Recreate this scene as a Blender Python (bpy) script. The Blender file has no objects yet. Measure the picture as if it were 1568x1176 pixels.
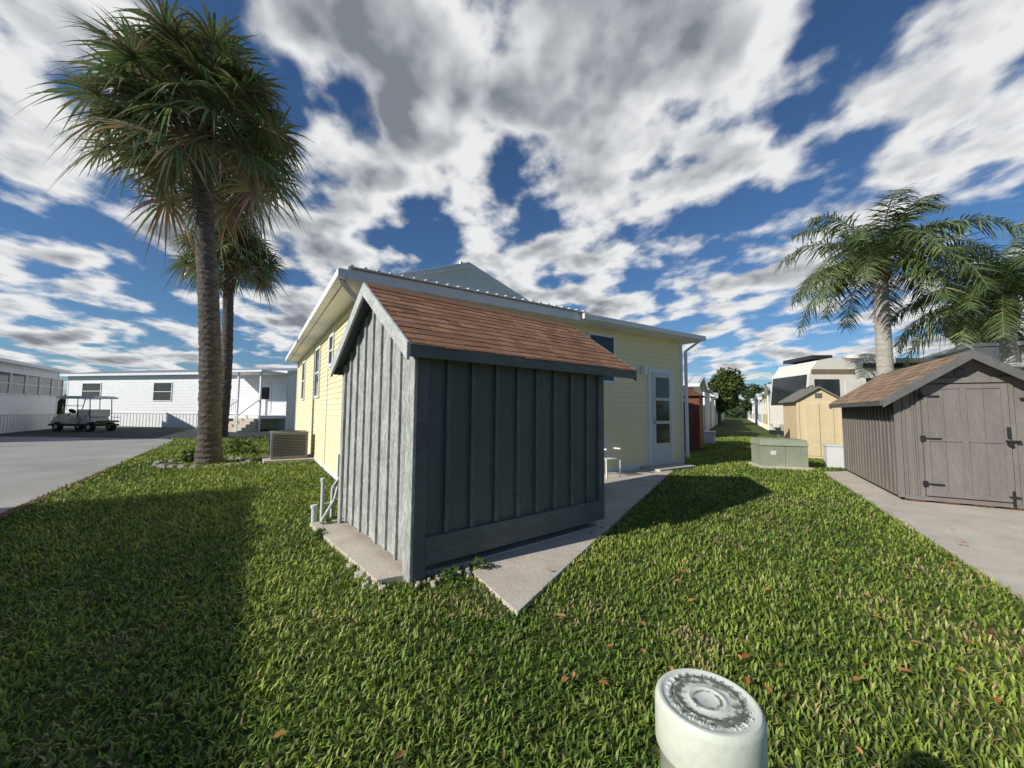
import bpy, math, random
import numpy as np
from mathutils import Vector, Matrix, Euler
random.seed(7); rng=np.random.default_rng(7)
R=math.radians
scene=bpy.context.scene
scene.view_settings.view_transform='Standard'
scene.view_settings.look='None'
scene.view_settings.exposure=0

# ------------------------------------------------------------ materials
def mat(name,col,rough=.7,var=.15,scale=4,bump=0,bscale=40,stretch=(1,1,1),spec=.3,metal=0,attr=False,col2=None,trans=0,fine=.0,detail=4,dist=.02):
    m=bpy.data.materials.new(name); m.use_nodes=True; nt=m.node_tree; N=nt.nodes; L=nt.links
    b=N['Principled BSDF']; b.inputs['Roughness'].default_value=rough
    b.inputs['Specular IOR Level'].default_value=spec; b.inputs['Metallic'].default_value=metal
    tc=N.new('ShaderNodeTexCoord'); mp=N.new('ShaderNodeMapping'); mp.inputs['Scale'].default_value=stretch
    L.new(tc.outputs['Object'],mp.inputs[0])
    no=N.new('ShaderNodeTexNoise'); no.inputs['Scale'].default_value=scale; no.inputs['Detail'].default_value=detail; no.inputs['Roughness'].default_value=.6
    L.new(mp.outputs[0],no.inputs['Vector'])
    rp=N.new('ShaderNodeMapRange'); rp.inputs[1].default_value=.3; rp.inputs[2].default_value=.7
    L.new(no.outputs[0],rp.inputs[0])
    mx=N.new('ShaderNodeMix'); mx.data_type='RGBA'
    c2=col2 if col2 else tuple(min(1,c*(1+var)) for c in col); c1=col if col2 else tuple(c*(1-var) for c in col)
    mx.inputs[6].default_value=(*c1,1); mx.inputs[7].default_value=(*c2,1)
    L.new(rp.outputs[0],mx.inputs[0]); out=mx.outputs[2]
    if fine>0:
        n2=N.new('ShaderNodeTexNoise'); n2.inputs['Scale'].default_value=bscale; n2.inputs['Detail'].default_value=4
        L.new(mp.outputs[0],n2.inputs['Vector'])
        r2=N.new('ShaderNodeMapRange'); r2.inputs[1].default_value=.35; r2.inputs[2].default_value=.65; r2.inputs[3].default_value=1-fine; r2.inputs[4].default_value=1+fine
        L.new(n2.outputs[0],r2.inputs[0])
        vm=N.new('ShaderNodeVectorMath'); vm.operation='SCALE'; L.new(out,vm.inputs[0]); L.new(r2.outputs[0],vm.inputs['Scale']); out=vm.outputs[0]
    if attr:
        at=N.new('ShaderNodeAttribute'); at.attribute_name='Col'
        mm=N.new('ShaderNodeMix'); mm.data_type='RGBA'; mm.blend_type='MULTIPLY'; mm.inputs[0].default_value=1
        L.new(out,mm.inputs[6]); L.new(at.outputs[0],mm.inputs[7]); out=mm.outputs[2]
    L.new(out,b.inputs['Base Color'])
    if bump>0:
        nb=N.new('ShaderNodeTexNoise'); nb.inputs['Scale'].default_value=bscale; nb.inputs['Detail'].default_value=5
        L.new(mp.outputs[0],nb.inputs['Vector'])
        bp=N.new('ShaderNodeBump'); bp.inputs['Strength'].default_value=bump; bp.inputs['Distance'].default_value=dist
        L.new(nb.outputs[0],bp.inputs['Height']); L.new(bp.outputs[0],b.inputs['Normal'])
    return m
def vmat(name,rough,spec,trans):
    m=bpy.data.materials.new(name); m.use_nodes=True; nt=m.node_tree; N=nt.nodes; L=nt.links
    b=N['Principled BSDF']; b.inputs['Roughness'].default_value=rough; b.inputs['Specular IOR Level'].default_value=spec
    at=N.new('ShaderNodeAttribute'); at.attribute_name='Col'; L.new(at.outputs[0],b.inputs['Base Color'])
    tr=N.new('ShaderNodeBsdfTranslucent'); L.new(at.outputs[0],tr.inputs[0])
    ms=N.new('ShaderNodeMixShader'); ms.inputs[0].default_value=trans
    L.new(b.outputs[0],ms.inputs[1]); L.new(tr.outputs[0],ms.inputs[2]); L.new(ms.outputs[0],N['Material Output'].inputs[0])
    return m
M={}
M['grass']=vmat('grass_blades',.5,.3,.2)
M['frond']=vmat('palm_frond',.38,.5,.2)
M['leaf']=vmat('tree_leaves',.55,.3,.15)
M['lawn']=mat('lawn_soil',(.045,.072,.015),.9,.3,1.3,.6,60,col2=(.085,.12,.024),fine=.35)
M['conc']=mat('concrete',(.45,.40,.33),.85,.2,2.2,.25,70,col2=(.60,.54,.46),fine=.14)
M['road']=mat('road_concrete',(.25,.245,.235),.9,.2,.6,.2,60,col2=(.38,.365,.35),fine=.12)
M['asph']=mat('asphalt',(.045,.047,.052),.9,.3,.8,.3,80,fine=.2)
M['mulch']=mat('mulch',(.13,.055,.035),.9,.5,20,1,60,fine=.4)
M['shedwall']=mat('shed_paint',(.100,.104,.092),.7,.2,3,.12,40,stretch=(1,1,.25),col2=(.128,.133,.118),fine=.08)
M['shedwornlit']=mat('shed_paint_weathered_lit',(.24,.25,.235),.85,.35,12,.8,70,stretch=(1,1,.3),col2=(.45,.46,.44),fine=.26,dist=.008)  # weathered shed paint, with the gable's sunlit brightness also put into the colour
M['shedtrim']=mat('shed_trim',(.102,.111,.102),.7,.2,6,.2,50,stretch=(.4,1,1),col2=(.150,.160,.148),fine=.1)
M['trimlit']=mat('shed_trim_sunlit',(.36,.375,.365),.75,.25,9,.5,60,col2=(.52,.535,.52),fine=.18,dist=.008)  # same grey as the shed trim, lightened in colour for the sunlit gable
M['shing']=mat('shingles',(.85,.85,.85),.95,.12,30,.8,220,attr=True,fine=.25,spec=.1)
M['cream']=mat('cream_siding',(.82,.715,.42),.5,.04,2,.05,30,col2=(.86,.765,.48),fine=.03)
M['white']=mat('white_paint',(.74,.75,.76),.5,.06,3,.05,30,fine=.04)
M['offwhite']=mat('offwhite_siding',(.62,.63,.62),.6,.06,3,.05,30,fine=.04)
M['metal']=mat('metal_roof_white',(.68,.70,.72),.35,.08,2,.05,20,spec=.5)
M['grayroof']=mat('light_gray_roof',(.40,.45,.45),.6,.1,2,.1,30,fine=.06)
M['glass']=mat('window_glass',(.025,.03,.033),.1,.3,1,spec=.45)
M['black']=mat('black_plastic',(.02,.02,.021),.5,.3,5)
M['rubber']=mat('rubber',(.018,.018,.018),.85,.3,9,.2,40)
M['taupe']=mat('taupe_paint',(.16,.145,.13),.7,.12,5,.2,50,stretch=(1,1,.2),col2=(.20,.182,.165),fine=.07)
M['taupetrim']=mat('taupe_trim',(.12,.117,.113),.7,.15,6,.2,50,fine=.1)
M['beige']=mat('beige_panel',(.64,.52,.32),.65,.06,3,.1,30,fine=.04)
M['brown']=mat('brown_wood',(.17,.065,.035),.7,.2,6,.3,40,stretch=(1,1,.2),fine=.15)
M['xfmr']=mat('transformer_green',(.23,.26,.18),.6,.12,3,.1,40,col2=(.31,.34,.25),fine=.08)
M['acgray']=mat('ac_gray',(.24,.24,.24),.5,.1,5)
M['trunk']=mat('palm_trunk_dark',(.055,.047,.042),.95,.4,5,1,28,stretch=(1,1,3.0),col2=(.165,.14,.12),fine=.35)
M['trunkl']=mat('palm_trunk_light',(.30,.27,.235),.9,.25,4,.6,24,stretch=(1,1,4.0),col2=(.46,.43,.38),fine=.2)
M['boot']=mat('palm_boots',(.12,.07,.035),.9,.4,8,.9,30,col2=(.26,.16,.09),fine=.3)
M['dead']=mat('dry_leaves',(.26,.12,.045),.8,.5,12,col2=(.42,.22,.09),attr=True)
M['pvc']=mat('pedestal_plastic',(.56,.60,.50),.45,.05,6,.06,60,col2=(.64,.67,.57),fine=.04)
M['stone']=mat('edge_stones',(.25,.23,.20),.9,.3,8,.6,30,fine=.2)
M['rvwhite']=mat('rv_gelcoat',(.70,.67,.60),.25,.05,3,spec=.5)
M['rvtan']=mat('rv_stripe',(.22,.15,.10),.3,.1,3,spec=.5)
M['steel']=mat('steel',(.45,.45,.46),.35,.1,5,metal=.8)
M['seat']=mat('seat_vinyl',(.60,.58,.52),.6,.1,5)

def capmat():
    m=bpy.data.materials.new('pedestal_cap'); m.use_nodes=True; nt=m.node_tree;N=nt.nodes;L=nt.links
    b=N['Principled BSDF']; b.inputs['Roughness'].default_value=.6
    tc=N.new('ShaderNodeTexCoord'); ln=N.new('ShaderNodeVectorMath'); ln.operation='LENGTH'
    mp=N.new('ShaderNodeMapping'); mp.inputs['Scale'].default_value=(1,1,0); L.new(tc.outputs['Object'],mp.inputs[0]); L.new(mp.outputs[0],ln.inputs[0])
    cr=N.new('ShaderNodeValToRGB'); e=cr.color_ramp.elements
    mr=N.new('ShaderNodeMapRange'); mr.inputs[1].default_value=0; mr.inputs[2].default_value=.1; L.new(ln.outputs[1],mr.inputs[0]); L.new(mr.outputs[0],cr.inputs[0])
    e[0].position=0;e[0].color=(.35,.35,.35,1); e[1].position=1;e[1].color=(.1,.1,.1,1)
    for p,v in((.18,.25),(.24,.75),(.29,.3),(.42,.3),(.5,.85),(.66,.9),(.74,.25),(.86,.15)):
        x=e.new(p);x.color=(v,v,v,1)
    n=N.new('ShaderNodeTexNoise');n.inputs['Scale'].default_value=75;n.inputs['Detail'].default_value=8;n.inputs['Roughness'].default_value=.7;L.new(tc.outputs['Object'],n.inputs['Vector'])
    a=N.new('ShaderNodeMath');a.operation='ADD';L.new(n.outputs[0],a.inputs[0]);
    s=N.new('ShaderNodeMath');s.operation='MULTIPLY';s.inputs[1].default_value=.35;L.new(cr.outputs[0],s.inputs[0]);L.new(s.outputs[0],a.inputs[1])
    r=N.new('ShaderNodeMapRange');r.inputs[1].default_value=.66;r.inputs[2].default_value=.80;L.new(a.outputs[0],r.inputs[0])
    mx=N.new('ShaderNodeMix');mx.data_type='RGBA';mx.inputs[6].default_value=(.58,.61,.54,1);mx.inputs[7].default_value=(.12,.14,.11,1)
    L.new(r.outputs[0],mx.inputs[0]);L.new(mx.outputs[2],b.inputs['Base Color'])
    return m
M['cap']=capmat()

# ------------------------------------------------------------ mesh builder
class MB:
    def __init__(s): s.v=[];s.f=[];s.m=[];s.c=[]
    def face(s,pts,m=0,col=(1,1,1)):
        k=len(s.v); s.v+= [tuple(p) for p in pts]; s.f.append(tuple(range(k,k+len(pts)))); s.m.append(m); s.c.append(col)
    def hexa(s,p,m=0,col=(1,1,1)):
        k=len(s.v); s.v+=[tuple(q) for q in p]
        for q in((0,3,2,1),(4,5,6,7),(0,1,5,4),(1,2,6,5),(2,3,7,6),(3,0,4,7)):
            s.f.append(tuple(k+i for i in q)); s.m.append(m); s.c.append(col)
    def box(s,x0,x1,y0,y1,z0,z1,m=0,col=(1,1,1)):
        s.hexa([(x0,y0,z0),(x1,y0,z0),(x1,y1,z0),(x0,y1,z0),(x0,y0,z1),(x1,y0,z1),(x1,y1,z1),(x0,y1,z1)],m,col)
    def slab(s,o,ex,ey,th,m=0,col=(1,1,1)):
        o=Vector(o);ex=Vector(ex);ey=Vector(ey);n=ex.cross(ey).normalized()*th
        s.hexa([o-n,o+ex-n,o+ex+ey-n,o+ey-n,o,o+ex,o+ex+ey,o+ey],m,col)
    def beam(s,p,q,w,h,m=0,up=(0,0,1),col=(1,1,1)):
        p=Vector(p);q=Vector(q);d=(q-p).normalized();u=Vector(up)
        a=d.cross(u)
        if a.length<1e-3:a=d.cross(Vector((1,0,0)))
        a=a.normalized()*w/2; b=a.cross(d).normalized()*h/2
        s.hexa([p-a-b,p+a-b,q+a-b,q-a-b,p-a+b,p+a+b,q+a+b,q-a+b],m,col)
    def cyl(s,p,q,r0,r1,n=16,m=0,cap=True):
        p=Vector(p);q=Vector(q);d=(q-p).normalized();a=d.orthogonal().normalized();b=d.cross(a);k=len(s.v)
        for P,r in((p,r0),(q,r1)):
            for i in range(n):
                t=2*math.pi*i/n; s.v.append(tuple(P+a*math.cos(t)*r+b*math.sin(t)*r))
        for i in range(n):
            j=(i+1)%n; s.f.append((k+i,k+j,k+n+j,k+n+i));s.m.append(m);s.c.append((1,1,1))
        if cap:
            s.f.append(tuple(k+i for i in range(n))[::-1]);s.m.append(m);s.c.append((1,1,1))
            s.f.append(tuple(k+n+i for i in range(n)));s.m.append(m);s.c.append((1,1,1))
    def siding(s,p0,e,n,L,z0,z1,bh=.115,m=0):
        p0=Vector((*p0,0));e=Vector((*e,0));n=Vector((*n,0)); z=z0
        while z<z1-.005:
            zt=min(z+bh,z1)
            a=p0+n*.016;b=a+e*L;c=p0+n*.002;d=c+e*L
            s.face([(a.x,a.y,z),(b.x,b.y,z),(d.x,d.y,zt),(c.x,c.y,zt)],m)
            s.face([(c.x,c.y,z),(d.x,d.y,z),(b.x,b.y,z),(a.x,a.y,z)],m)
            z=zt
    def ob(s,p0,e,n,s0,s1,o0,o1,z0,z1,m=0):
        p0=Vector((*p0,0));e=Vector((*e,0));n=Vector((*n,0))
        q=[p0+e*a+n*b for a,b in((s0,o0),(s1,o0),(s1,o1),(s0,o1))]
        s.hexa([(p.x,p.y,z0) for p in q]+[(p.x,p.y,z1) for p in q],m)
    def window(s,p0,e,n,c,w,z0,z1,mf=1,mg=2,rail=True,fw=.06):
        s.ob(p0,e,n,c-w/2,c+w/2,.0,.025,z0,z1,mg)
        a,b=c-w/2,c+w/2
        s.ob(p0,e,n,a-fw,a,.0,.05,z0-fw,z1+fw,mf); s.ob(p0,e,n,b,b+fw,.0,.05,z0-fw,z1+fw,mf)
        s.ob(p0,e,n,a,b,.0,.052,z1,z1+fw,mf); s.ob(p0,e,n,a,b,.0,.052,z0-fw,z0,mf)
        if rail: s.ob(p0,e,n,a,b,.02,.04,(z0+z1)/2-.02,(z0+z1)/2+.02,mf)
    def shingles(s,o,ex,ey,rows,tab,pal,m=0):
        o=Vector(o);ex=Vector(ex);ey=Vector(ey);n=ex.cross(ey).normalized()
        L=ex.length;u=ex.normalized()
        for r in range(rows):
            base=o+ey*(r/rows); top=o+ey*min(1,(r+1.15)/rows); x=-random.random()*tab
            while x<L:
                w=tab*random.choice((.6,.8,1,1,1.3)); a=max(0,x);b=min(L,x+w-.004)
                if b>a+.01:
                    t=.008+random.random()*.004; j=ey.normalized()*random.uniform(-.005,.005)
                    c=random.choice(pal);g=random.uniform(.85,1.12);c=tuple(k*g for k in c)
                    s.hexa([base+u*a+j,base+u*b+j,top+u*b,top+u*a,base+u*a+j+n*t,base+u*b+j+n*t,top+u*b+n*.003,top+u*a+n*.003],m,c)
                x+=w
    def obj(s,name,mats,parent=None,smooth=False,bevel=0,loc=None):
        me=bpy.data.meshes.new(name); me.from_pydata(s.v,[],s.f)
        me.polygons.foreach_set('material_index',s.m)
        for mm in mats: me.materials.append(M[mm])
        ca=me.color_attributes.new('Col','FLOAT_COLOR','CORNER')
        cc=[]
        for f,c in zip(s.f,s.c): cc+=[c[0],c[1],c[2],1.0]*len(f)
        ca.data.foreach_set('color',cc)
        if smooth: me.polygons.foreach_set('use_smooth',[True]*len(me.polygons))
        o=bpy.data.objects.new(name,me); scene.collection.objects.link(o)
        if parent:o.parent=parent
        if loc:o.location=loc
        if bevel:
            b=o.modifiers.new('b','BEVEL');b.width=bevel;b.segments=2;b.limit_method='ANGLE'
        return o
def empty(name,x,y,az=90,z=0):
    o=bpy.data.objects.new(name,None); scene.collection.objects.link(o); o.location=(x,y,z); o.rotation_euler=(0,0,R(90-az)); return o
def poly(name,pts,z,m,th=0):
    b=MB(); top=[(x,y,z) for x,y in pts]; b.face(top)
    if th:
        for i in range(len(pts)):
            j=(i+1)%len(pts); b.face([(*pts[i],z-th),(*pts[j],z-th),(*pts[j],z),(*pts[i],z)])
    return b.obj(name,[m])
F=((1,0),(0,-1)); LW=((0,1),(-1,0))

# ------------------------------------------------------------ camera, light, sky
cam=bpy.data.cameras.new('camera'); co=bpy.data.objects.new('camera',cam); scene.collection.objects.link(co)
cam.sensor_width=36; cam.lens=600/1568*36; cam.clip_end=5000; cam.clip_start=.05
mtx=Euler((R(93.86),0,0)).to_matrix()@Matrix.Rotation(R(.5),3,'Z')
co.rotation_euler=mtx.to_euler(); co.location=(0,0,1.4); scene.camera=co
SAZ,SEL=57.5,28.5
d=Vector((math.sin(R(SAZ))*math.cos(R(SEL)),math.cos(R(SAZ))*math.cos(R(SEL)),-math.sin(R(SEL))))
sl=bpy.data.lights.new('sun','SUN'); sl.energy=5.0; sl.angle=R(.5); sl.color=(1,.95,.86)
so=bpy.data.objects.new('sun',sl); scene.collection.objects.link(so); so.rotation_euler=d.to_track_quat('-Z','Y').to_euler()
w=bpy.data.worlds.new('World'); scene.world=w; w.use_nodes=True
nt=w.node_tree;N=nt.nodes;L=nt.links
bg=N['Background']; bg.inputs[1].default_value=.085
sky=N.new('ShaderNodeTexSky'); sky.sky_type='NISHITA'; sky.sun_disc=False; sky.sun_elevation=R(SEL); sky.sun_rotation=R(SAZ+180); sky.dust_density=.4; sky.ozone_density=2.5
tc=N.new('ShaderNodeTexCoord'); sp=N.new('ShaderNodeSeparateXYZ'); L.new(tc.outputs['Generated'],sp.inputs[0])
def mth(op,a,b=None,clamp=False):
    n=N.new('ShaderNodeMath');n.operation=op;n.use_clamp=clamp
    for i,x in enumerate((a,b)):
        if x is None: continue
        if isinstance(x,(int,float)): n.inputs[i].default_value=x
        else: L.new(x,n.inputs[i])
    return n.outputs[0]
zc=mth('ADD',mth('MAXIMUM',sp.outputs[2],0.0),.17)
cx=mth('DIVIDE',sp.outputs[0],zc); cy=mth('DIVIDE',sp.outputs[1],zc)
cb=N.new('ShaderNodeCombineXYZ'); L.new(cx,cb.inputs[0]); L.new(cy,cb.inputs[1])
def noise(off,scale,detail,rough,dist,rot=35,sc=(1,.82,1)):
    mp=N.new('ShaderNodeMapping'); mp.inputs['Location'].default_value=off; mp.inputs['Rotation'].default_value=(0,0,R(rot)); mp.inputs['Scale'].default_value=sc
    L.new(cb.outputs[0],mp.inputs[0])
    n=N.new('ShaderNodeTexNoise'); n.inputs['Scale'].default_value=scale;n.inputs['Detail'].default_value=detail;n.inputs['Roughness'].default_value=rough;n.inputs['Distortion'].default_value=dist
    L.new(mp.outputs[0],n.inputs['Vector']); return n.outputs[0]
def mr(x,a,b,c=0,d_=1,smooth=True):
    n=N.new('ShaderNodeMapRange'); n.interpolation_type='SMOOTHSTEP' if smooth else 'LINEAR'
    for i,k in zip((1,2,3,4),(a,b,c,d_)): n.inputs[i].default_value=k
    L.new(x,n.inputs[0]); return n.outputs[0]
n1=noise((8.3,4.7,0),3.7,7,.49,.0); n2=noise((8.3+.07,4.7+.06,0),3.7,3,.5,.0)
n3=noise((2.3,6.2,4),1.3,2,.5,0)
dens=mth('ADD',n1,mth('MULTIPLY',mth('SUBTRACT',n3,.5),.5))
cov=mr(dens,.42,.555)
cov=mth('MULTIPLY',cov,mr(sp.outputs[1],-.15,.2))
cov=mth('MULTIPLY',cov,mr(sp.outputs[2],.97,.80))
thick=mr(dens,.51,.70)
lit=mth('MULTIPLY',mth('SUBTRACT',n1,n2),3.4)
shade=mth('SUBTRACT',thick,lit,True)
cm=N.new('ShaderNodeValToRGB'); e=cm.color_ramp.elements
e[0].position=0;e[0].color=(9.8,9.85,9.9,1);e[1].position=1;e[1].color=(2.5,2.75,3.15,1)
x=e.new(.45);x.color=(6.2,6.45,6.8,1)
L.new(shade,cm.inputs[0])
tint=N.new('ShaderNodeMix');tint.data_type='RGBA';tint.blend_type='MULTIPLY';tint.inputs[0].default_value=1;tint.inputs[7].default_value=(.58,.82,1.06,1)
L.new(sky.outputs[0],tint.inputs[6])
mx=N.new('ShaderNodeMix');mx.data_type='RGBA'
hz=mr(sp.outputs[2],0.0,.06)
L.new(mth('MULTIPLY',cov,hz),mx.inputs[0]);L.new(tint.outputs[2],mx.inputs[6]);L.new(cm.outputs[0],mx.inputs[7])
L.new(mx.outputs[2],bg.inputs[0])

# ------------------------------------------------------------ ground
b=MB(); b.face([(-900,-900,0),(900,-900,0),(900,900,0),(-900,900,0)]); b.obj('ground',['lawn'])
ed=Vector((-.553,.833)); nr=Vector((-.833,-.553)); P0=Vector((-6.52,5.09))
def rp(s,o): q=P0+ed*s+nr*o; return (q.x,q.y)
ROAD=[rp(-20,0),rp(14.2,0),rp(17,1.5),rp(24,14),rp(-20,14)]
poly('street',ROAD,.012,'road')
ASPH=[(-60,33),(-60,22),(-29,18.6),(-16.5,17.6),(-9,17.2),(-7.2,21.5),(-16,23.6),(-30,27.5)]
poly('cross_street',ASPH,.022,'asph')
b=MB()
for s0 in np.arange(-4,13,.9):
    q=[rp(s0,-.0),rp(s0+.88,-.0),rp(s0+.88,-.11),rp(s0,-.11)]
    b.hexa([(*p,.0) for p in q]+[(*p,.028) for p in q])
b.obj('street_edging',['mulch'],bevel=.008)
WALK=[(.05,2.76),(.62,3.78),(4.65,10.8),(3.3,10.2),(1.2,8.6),(.1,6.5),(-.27,5.0),(-.32,3.42)]
poly('walkway',WALK,.035,'conc',.04)
RS=[(7.3,9.3),(3.4,2.2),(2.4,.4),(6.5,-2),(12,4.5),(9.6,9.8)]
poly('shed_pad',RS,.03,'conc',.04)
u1=Vector((math.sin(R(51)),math.cos(R(51))));u2=Vector((-u1.y,u1.x)); A=Vector((-.795,3.26))
def sp2(a,c): q=A+u1*a+u2*c; return (q.x,q.y)
SL=[sp2(-.24,.12),sp2(.35,.0),sp2(2.5,.0),sp2(2.5,2.1),sp2(-.3,2.15)]
poly('shed_slab',SL,.05,'conc',.06)
b=MB()
for _ in range(46):
    if _%2: x,y=sp2(-.22-random.random()*.1,random.random()*.7)
    else: x,y=sp2(random.uniform(0,.75),-random.uniform(.02,.2))
    r=random.uniform(.008,.03)
    pts=[Vector((math.cos(k*math.pi/3)*r*random.uniform(.7,1.3),math.sin(k*math.pi/3)*r*random.uniform(.7,1.3),0)) for k in range(6)]
    b.face([(x+p.x,y+p.y,.02+r*.9) for p in pts])
    for k in range(6):
        p,q=pts[k],pts[(k+1)%6]; b.face([(x+p.x*1.4,y+p.y*1.4,0),(x+q.x*1.4,y+q.y*1.4,0),(x+q.x,y+q.y,.02+r*.9),(x+p.x,y+p.y,.02+r*.9)])
b.obj('rubble',['conc'])

# ------------------------------------------------------------ small grey shed
sh=empty('garden_shed',A.x,A.y,51)
W_,D_=2.42,1.98; ez=1.93; yr=.97; rz=2.68; sl_=(rz-ez)/(yr+.12)
def zr(y): return rz-abs(y-yr)*sl_-.035
b=MB()
zb=.12
b.box(.0,W_,.0,D_,zb,zr(0)-.03,0)
b.hexa([(0,0,zr(0)-.03),(W_,0,zr(0)-.03),(W_,D_,zr(0)-.03),(0,D_,zr(0)-.03),(0,yr-.01,rz-.05),(W_,yr-.01,rz-.05),(W_,yr+.01,rz-.05),(0,yr+.01,rz-.05)],0)
x=.3
while x<W_-.1:
    j=random.uniform(-.012,.012); b.box(x-.022+j,x+.022+j,-.030,.0,.36,zr(0)-.14,1); x+=.262
b.obj('walls',['shedwall','shedtrim'],sh,bevel=.003)
b=MB()
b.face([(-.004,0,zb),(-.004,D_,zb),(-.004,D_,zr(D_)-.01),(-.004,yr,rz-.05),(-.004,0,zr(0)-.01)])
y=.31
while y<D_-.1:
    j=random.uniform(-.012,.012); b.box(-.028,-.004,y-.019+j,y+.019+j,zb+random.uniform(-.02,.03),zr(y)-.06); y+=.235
b.obj('weathered_gable',['shedwornlit'],sh,bevel=.003)
b=MB()
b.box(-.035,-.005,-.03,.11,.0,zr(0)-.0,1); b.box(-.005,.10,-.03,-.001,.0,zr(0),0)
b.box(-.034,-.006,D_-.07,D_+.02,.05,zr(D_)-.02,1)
b.box(W_-.08,W_+.02,-.03,.0,.12,zr(0),0)
b.box(.10,W_-.08,-.034,-.001,.12,.35,0)
b.box(.1,W_-.08,-.034,-.001,zr(0)-.14,zr(0)-.01,0)
b.obj('trim',['shedtrim','shedwornlit'],sh,bevel=.004)
b=MB()
x0,x1=-.13,2.95
o=Vector((x0,-.12,ez)); ey=Vector((0,yr+.12,rz-ez)); ex=Vector((x1-x0,0,0))
b.slab(o,ex,ey,.03,0)
o2=Vector((x1,2*yr+.12,ez)); b.slab(o2,-ex,Vector((0,-(yr+.12),rz-ez)),.03,0)
b.box(x0,x1,-.145,-.121,ez-.11,ez+.004,0)
b.box(x0,x1,2*yr+.121,2*yr+.145,ez-.11,ez+.004,0)
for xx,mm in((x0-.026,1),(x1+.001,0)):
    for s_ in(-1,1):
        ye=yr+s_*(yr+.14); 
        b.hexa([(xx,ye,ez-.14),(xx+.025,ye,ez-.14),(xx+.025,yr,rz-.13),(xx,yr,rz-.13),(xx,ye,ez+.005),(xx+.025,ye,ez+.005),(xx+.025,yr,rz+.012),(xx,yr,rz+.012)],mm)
b.obj('roof_deck',['shedtrim','trimlit'],sh,bevel=.003)
b=MB(); pal=[(.37,.195,.11),(.41,.22,.13),(.34,.18,.11),(.45,.25,.155),(.38,.215,.14),(.33,.185,.13)]
b.shingles(o+Vector((0,-.03,-.018)),ex,ey*1.02,12,.20,pal)
b.shingles(o2+Vector((0,.03,-.018)),-ex,Vector((0,-(yr+.12),rz-ez))*1.02,12,.20,pal)
b.slab((x0,yr-.09,rz-.045),(x1-x0,0,0),(0,.09,.062),.01,0,(.30,.165,.115)); b.slab((x1,yr+.09,rz-.045),(x0-x1,0,0),(0,-.09,.062),.01,0,(.30,.165,.115))
b.obj('shingle_roof',['shing'],sh)
b=MB()
for xx in(.9,1.7,2.2): b.box(xx,xx+.3,.15,.35,.05,.12)
b.obj('skids',['brown'],sh)

# ------------------------------------------------------------ cream house
ho=empty('cream_house',-2.3,6.05,57); HL,HD,HE=8.2,12,3.28
b=MB()
b.box(.01,HL-.01,.01,HD,.0,HE,0)
b.siding((0,0),*F,HL,.12,HE,.115,0)
b.siding((0,0),*LW,HD,.12,HE,.115,0)
b.siding((HL,0),(0,1),(1,0),HD,.12,HE,.115,0)
b.obj('walls',['cream'],ho)
b=MB()
for (p,e,n,s) in(((0,0),*F,0),((0,0),*F,HL-.09),((0,0),*LW,0),((0,0),*LW,HD-.09),((0,0),*LW,3.6)):
    b.ob(p,e,n,s,s+.09,.003,.03,.1,HE,1)
b.ob((0,0),*F,0,HL,.0,.022,.02,.12,1); b.ob((0,0),*LW,0,HD,.0,.022,.02,.12,1)
b.window((0,0),*F,5.15,.75,2.1,3.1); b.window((0,0),*F,2.6,1.2,1.5,2.7)
for c in(3.1,5.4,9.2): b.window((0,0),*LW,c,.8 if c>4 else .45,1.75 if c>4 else 2.4,3.0)
b.ob((0,0),*F,6.75,7.72,.0,.055,.08,2.5,1)
b.ob((0,0),*F,6.87,7.6,.055,.085,.14,2.38,3)
for z0,z1 in((.62,1.1),(1.17,1.68),(1.75,2.26)): b.ob((0,0),*F,6.97,7.5,.085,.092,z0,z1,2)
b.ob((0,0),*F,6.9,6.94,.085,.13,1.1,1.2,4)
b.ob((0,0),*F,6.5,6.62,.02,.14,2.3,2.52,1)
b.ob((0,0),*F,6.4,7.8,.02,.6,.0,.08,5)
b.obj('windows_and_door',['cream','white','glass','offwhite','steel','conc'],ho,bevel=.004)
b=MB(); ov=.35
b.box(4.15,HL+ov,-ov,HD,HE,HE+.13,0); b.slab((4.15,-ov-.01,HE+.132),(HL+ov-4.15,0,0),(0,HD/2+ov,.30),.02,1)
b.slab((HL+ov,HD+ov,HE+.132),(4.15-HL-ov,0,0),(0,-HD/2-ov,.30),.02,1)
b.box(-ov,4.149,-ov,HD,HE,HE+.16,0)
b.slab((-ov,-ov-.06,HE+.185),(4.45+ov,0,0),(0,1.6,.14),.02,1)
x=-ov+.05
while x<4.4:
    b.beam((x,-ov-.062,HE+.192),(x,1.15,HE+.333),.05,.03,1); x+=.19
b.hexa([(-ov,1.0,HE+.16),(4.8,1.0,HE+.16),(4.8,HD,HE+.16),(-ov,HD,HE+.16),(2.2,1.0,4.42),(2.26,1.0,4.42),(2.26,HD,4.42),(2.2,HD,4.42)],2)
for s_,xe in((-1,-ov-.1),(1,4.9)):
    zz=HE+.14
    b.hexa([(xe,.9,zz),(2.23,.9,4.40),(2.23,HD+.1,4.40),(xe,HD+.1,zz),(xe,.9,zz+.09),(2.23,.9,4.50),(2.23,HD+.1,4.50),(xe,HD+.1,zz+.09)],2)
b.cyl((2.23,1.3,4.4),(2.23,1.3,4.62),.05,.05,12,3)
b.cyl((6.9,1.3,3.4),(6.9,1.3,3.72),.045,.045,12,3)
b.obj('roof',['white','metal','grayroof','steel'],ho,bevel=.006)
b=MB()
b.box(4.2,HL+ov+.05,-ov-.12,-ov,HE+.02,HE+.14,0)
b.box(-ov-.13,-ov,-ov,HD,HE+.02,HE+.15,0)
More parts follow.
